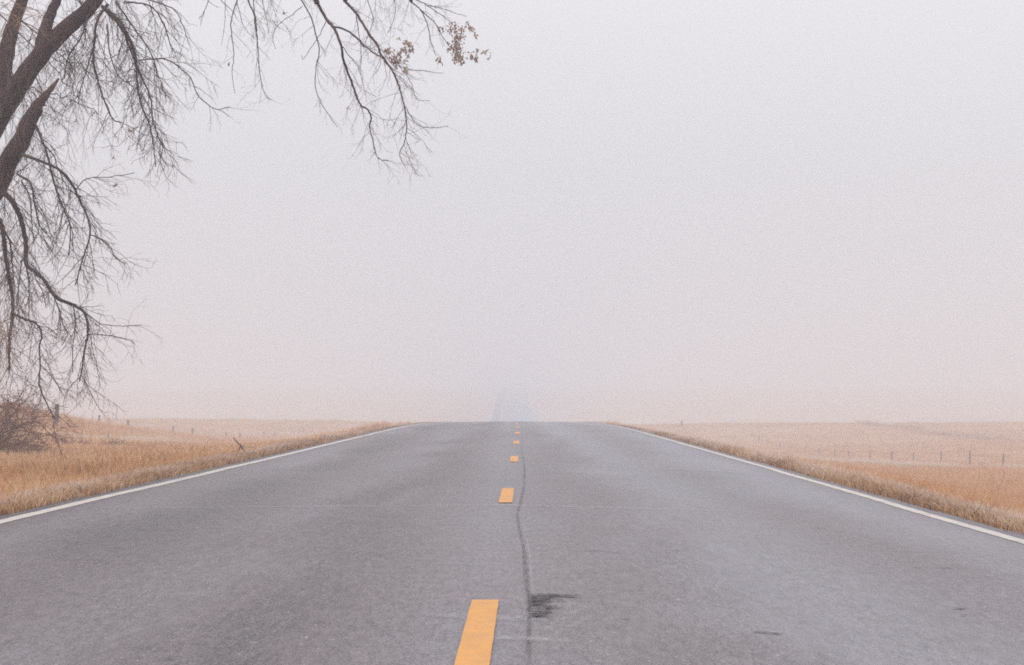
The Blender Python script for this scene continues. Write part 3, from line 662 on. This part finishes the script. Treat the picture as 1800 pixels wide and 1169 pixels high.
# forked dead twig stuck in the verge
def twig():
    d = 38.5; p = P(424, 786, d); z = float(ground_z(p[0], d)); t = empty('fallen_branch', (p[0], d, z), 'dark forked dead branch poking out of the left verge grass', 'branch'); mb = MB()
    mb.tube(smooth_path([P(411, 769, d), P(416, 776, d), P(424, 784, d + .1), P(430, 793, d + .1), P(432, 800, d)], 14, .002), np.linspace(.008, .017, 14), 6)
    mb.tube(smooth_path([P(424, 783, d), P(421, 790, d), P(419, 797, d)], 8, .002), np.linspace(.012, .006, 8), 5)
    mb.tube(smooth_path([P(426, 783, d), P(436, 786, d), P(452, 785, d - .3)], 8, .002), np.linspace(.006, .003, 8), 4)
    mb.build('wood', M_TWIG, t)
twig()

# ------------------------------------------------------------------ fences
def post_mesh(mb, x, d, h, r, steel=True, tilt=0.0):
    z = float(ground_z(x, d)); b = np.array([x, d, z - .15]); tp = np.array([x + tilt * h, d, z + h])
    if steel:    # T section with a flared flange
        for (ax, ay, wx, wy) in ((0, 0, r, r * .25), (0, r * .6, r * .25, r * .6)):
            V = []
            for q in (b, tp):
                for sx, sy in ((-1, -1), (1, -1), (1, 1), (-1, 1)): V.append(q + [ax + sx * wx, ay + sy * wy, 0])
            mb.add(V, [(0, 1, 5, 4), (1, 2, 6, 5), (2, 3, 7, 6), (3, 0, 4, 7), (4, 5, 6, 7)])
    else:
        pts = [b + (tp - b) * t for t in np.linspace(0, 1, 9)]; mb.tube(pts + [tp + [0, 0, .01]], list(r * (1 + .06 * rng.standard_normal(9))) + [.004], 10, .04)
def fence(name, label, side, off, ds, hs, wood=(), rp=.028):
    x0 = side * off + 18 * ds[0] / F; t = empty(name, (float(x0), float(ds[0]), float(ground_z(x0, ds[0]))), label, 'fence')
    tops = []
    for k, (d, yt) in enumerate(zip(ds, hs)):
        mb = MB(); x = float(side * off + 18 * d / F + rng.uniform(-.1, .1)); wd = k in wood
        h = max(.5, H - (yt - 700) * d / F - float(ground_z(x, d)))
        post_mesh(mb, x, d, h, .10 if wd else rp + .012 * rng.uniform(), not wd, rng.uniform(-.04, .04)); o = mb.build('post', M_WOOD if wd else M_STEEL, t)
        if wd: o['label'] = 'thick weathered wooden corner post'
        tops.append((x, d, float(ground_z(x, d)), h))
    for lv in (.35, .6, .85, .97):
        mb = MB(); pts = []
        for a, b in zip(tops[:-1], tops[1:]):
            for s_ in (0, .5): pts.append([a[0] + (b[0] - a[0]) * s_, a[1] + (b[1] - a[1]) * s_, a[2] + a[3] * lv + (b[2] + b[3] * lv - a[2] - a[3] * lv) * s_ - (.03 if s_ else 0)])
        pts.append([tops[-1][0], tops[-1][1], tops[-1][2] + tops[-1][3] * lv]); mb.tube(pts, [.002] * len(pts), 3); mb.build('wire', M_STEEL, t)
RX = [1762, 1707, 1652, 1602, 1565, 1528, 1492, 1466, 1438, 1413, 1392, 1371, 1351, 1335, 1320]
fd = [22 * F / (x - 918) for x in RX]; fence('wire_fence', 'long wire fence of thin steel posts across the right pasture', 1, 22.0, [fd[0] - 16, fd[0] - 8] + fd, [806, 801, 798, 792, 793, 795.5, 793, 792, 792, 789, 789, 785, 783, 781.5, 781, 778, 777])
LX = [172, 225, 306, 340, 397, 421, 465, 484, 532, 590]
fd = [21 * F / (918 - x) for x in LX]; fence('wire_fence', 'faint wire fence of thin steel posts across the left pasture', -1, 21.0, fd, [731, 738, 749, 752.6, 758.7, 762, 762, 764, 762, 761], rp=.045)
xw = -16.36; wp = empty('wooden_post', (xw, 80, float(ground_z(xw, 80))), 'thick dark wooden post on the rise right of the leafless shrub', 'post'); mb = MB()
post_mesh(mb, xw, 80, P(100, 711, 80)[2] - float(ground_z(xw, 80)), .078, False, 0); mb.build('shaft', M_WOOD, wp)
mk = empty('marker_post', (18.0, 236, float(ground_z(18.0, 236))), 'short dark post alone near the skyline right of the road', 'post'); mb = MB()
zt = P(1201, 739.5, 236)[2]; post_mesh(mb, 18.0, 236, max(.3, zt - float(ground_z(18.0, 236))), .11, False, 0); mb.build('shaft', M_WOOD, mk)

# ------------------------------------------------------------------ fog
hv = [(sx, sy, sz) for sz in (-9.5, 16.0) for sx, sy in ((-440, -45), (440, -45), (440, 1640), (-440, 1640))]
mh = bpy.data.materials.new('haze'); mh.use_nodes = True; n = mh.node_tree; n.nodes.clear()
o = n.nodes.new('ShaderNodeOutputMaterial'); pv = n.nodes.new('ShaderNodeVolumePrincipled'); n.links.new(pv.outputs[0], o.inputs['Volume'])
pv.inputs['Density'].default_value = .0041; pv.inputs['Color'].default_value = (.805, .825, .882, 1); pv.inputs['Anisotropy'].default_value = 0.0
tag(mesh_obj('haze', hv, np.array([(0, 3, 2, 1), (4, 5, 6, 7), (0, 1, 5, 4), (1, 2, 6, 5), (2, 3, 7, 6), (3, 0, 4, 7)]), mh), kind='stuff', label='even pale winter fog over road and fields')
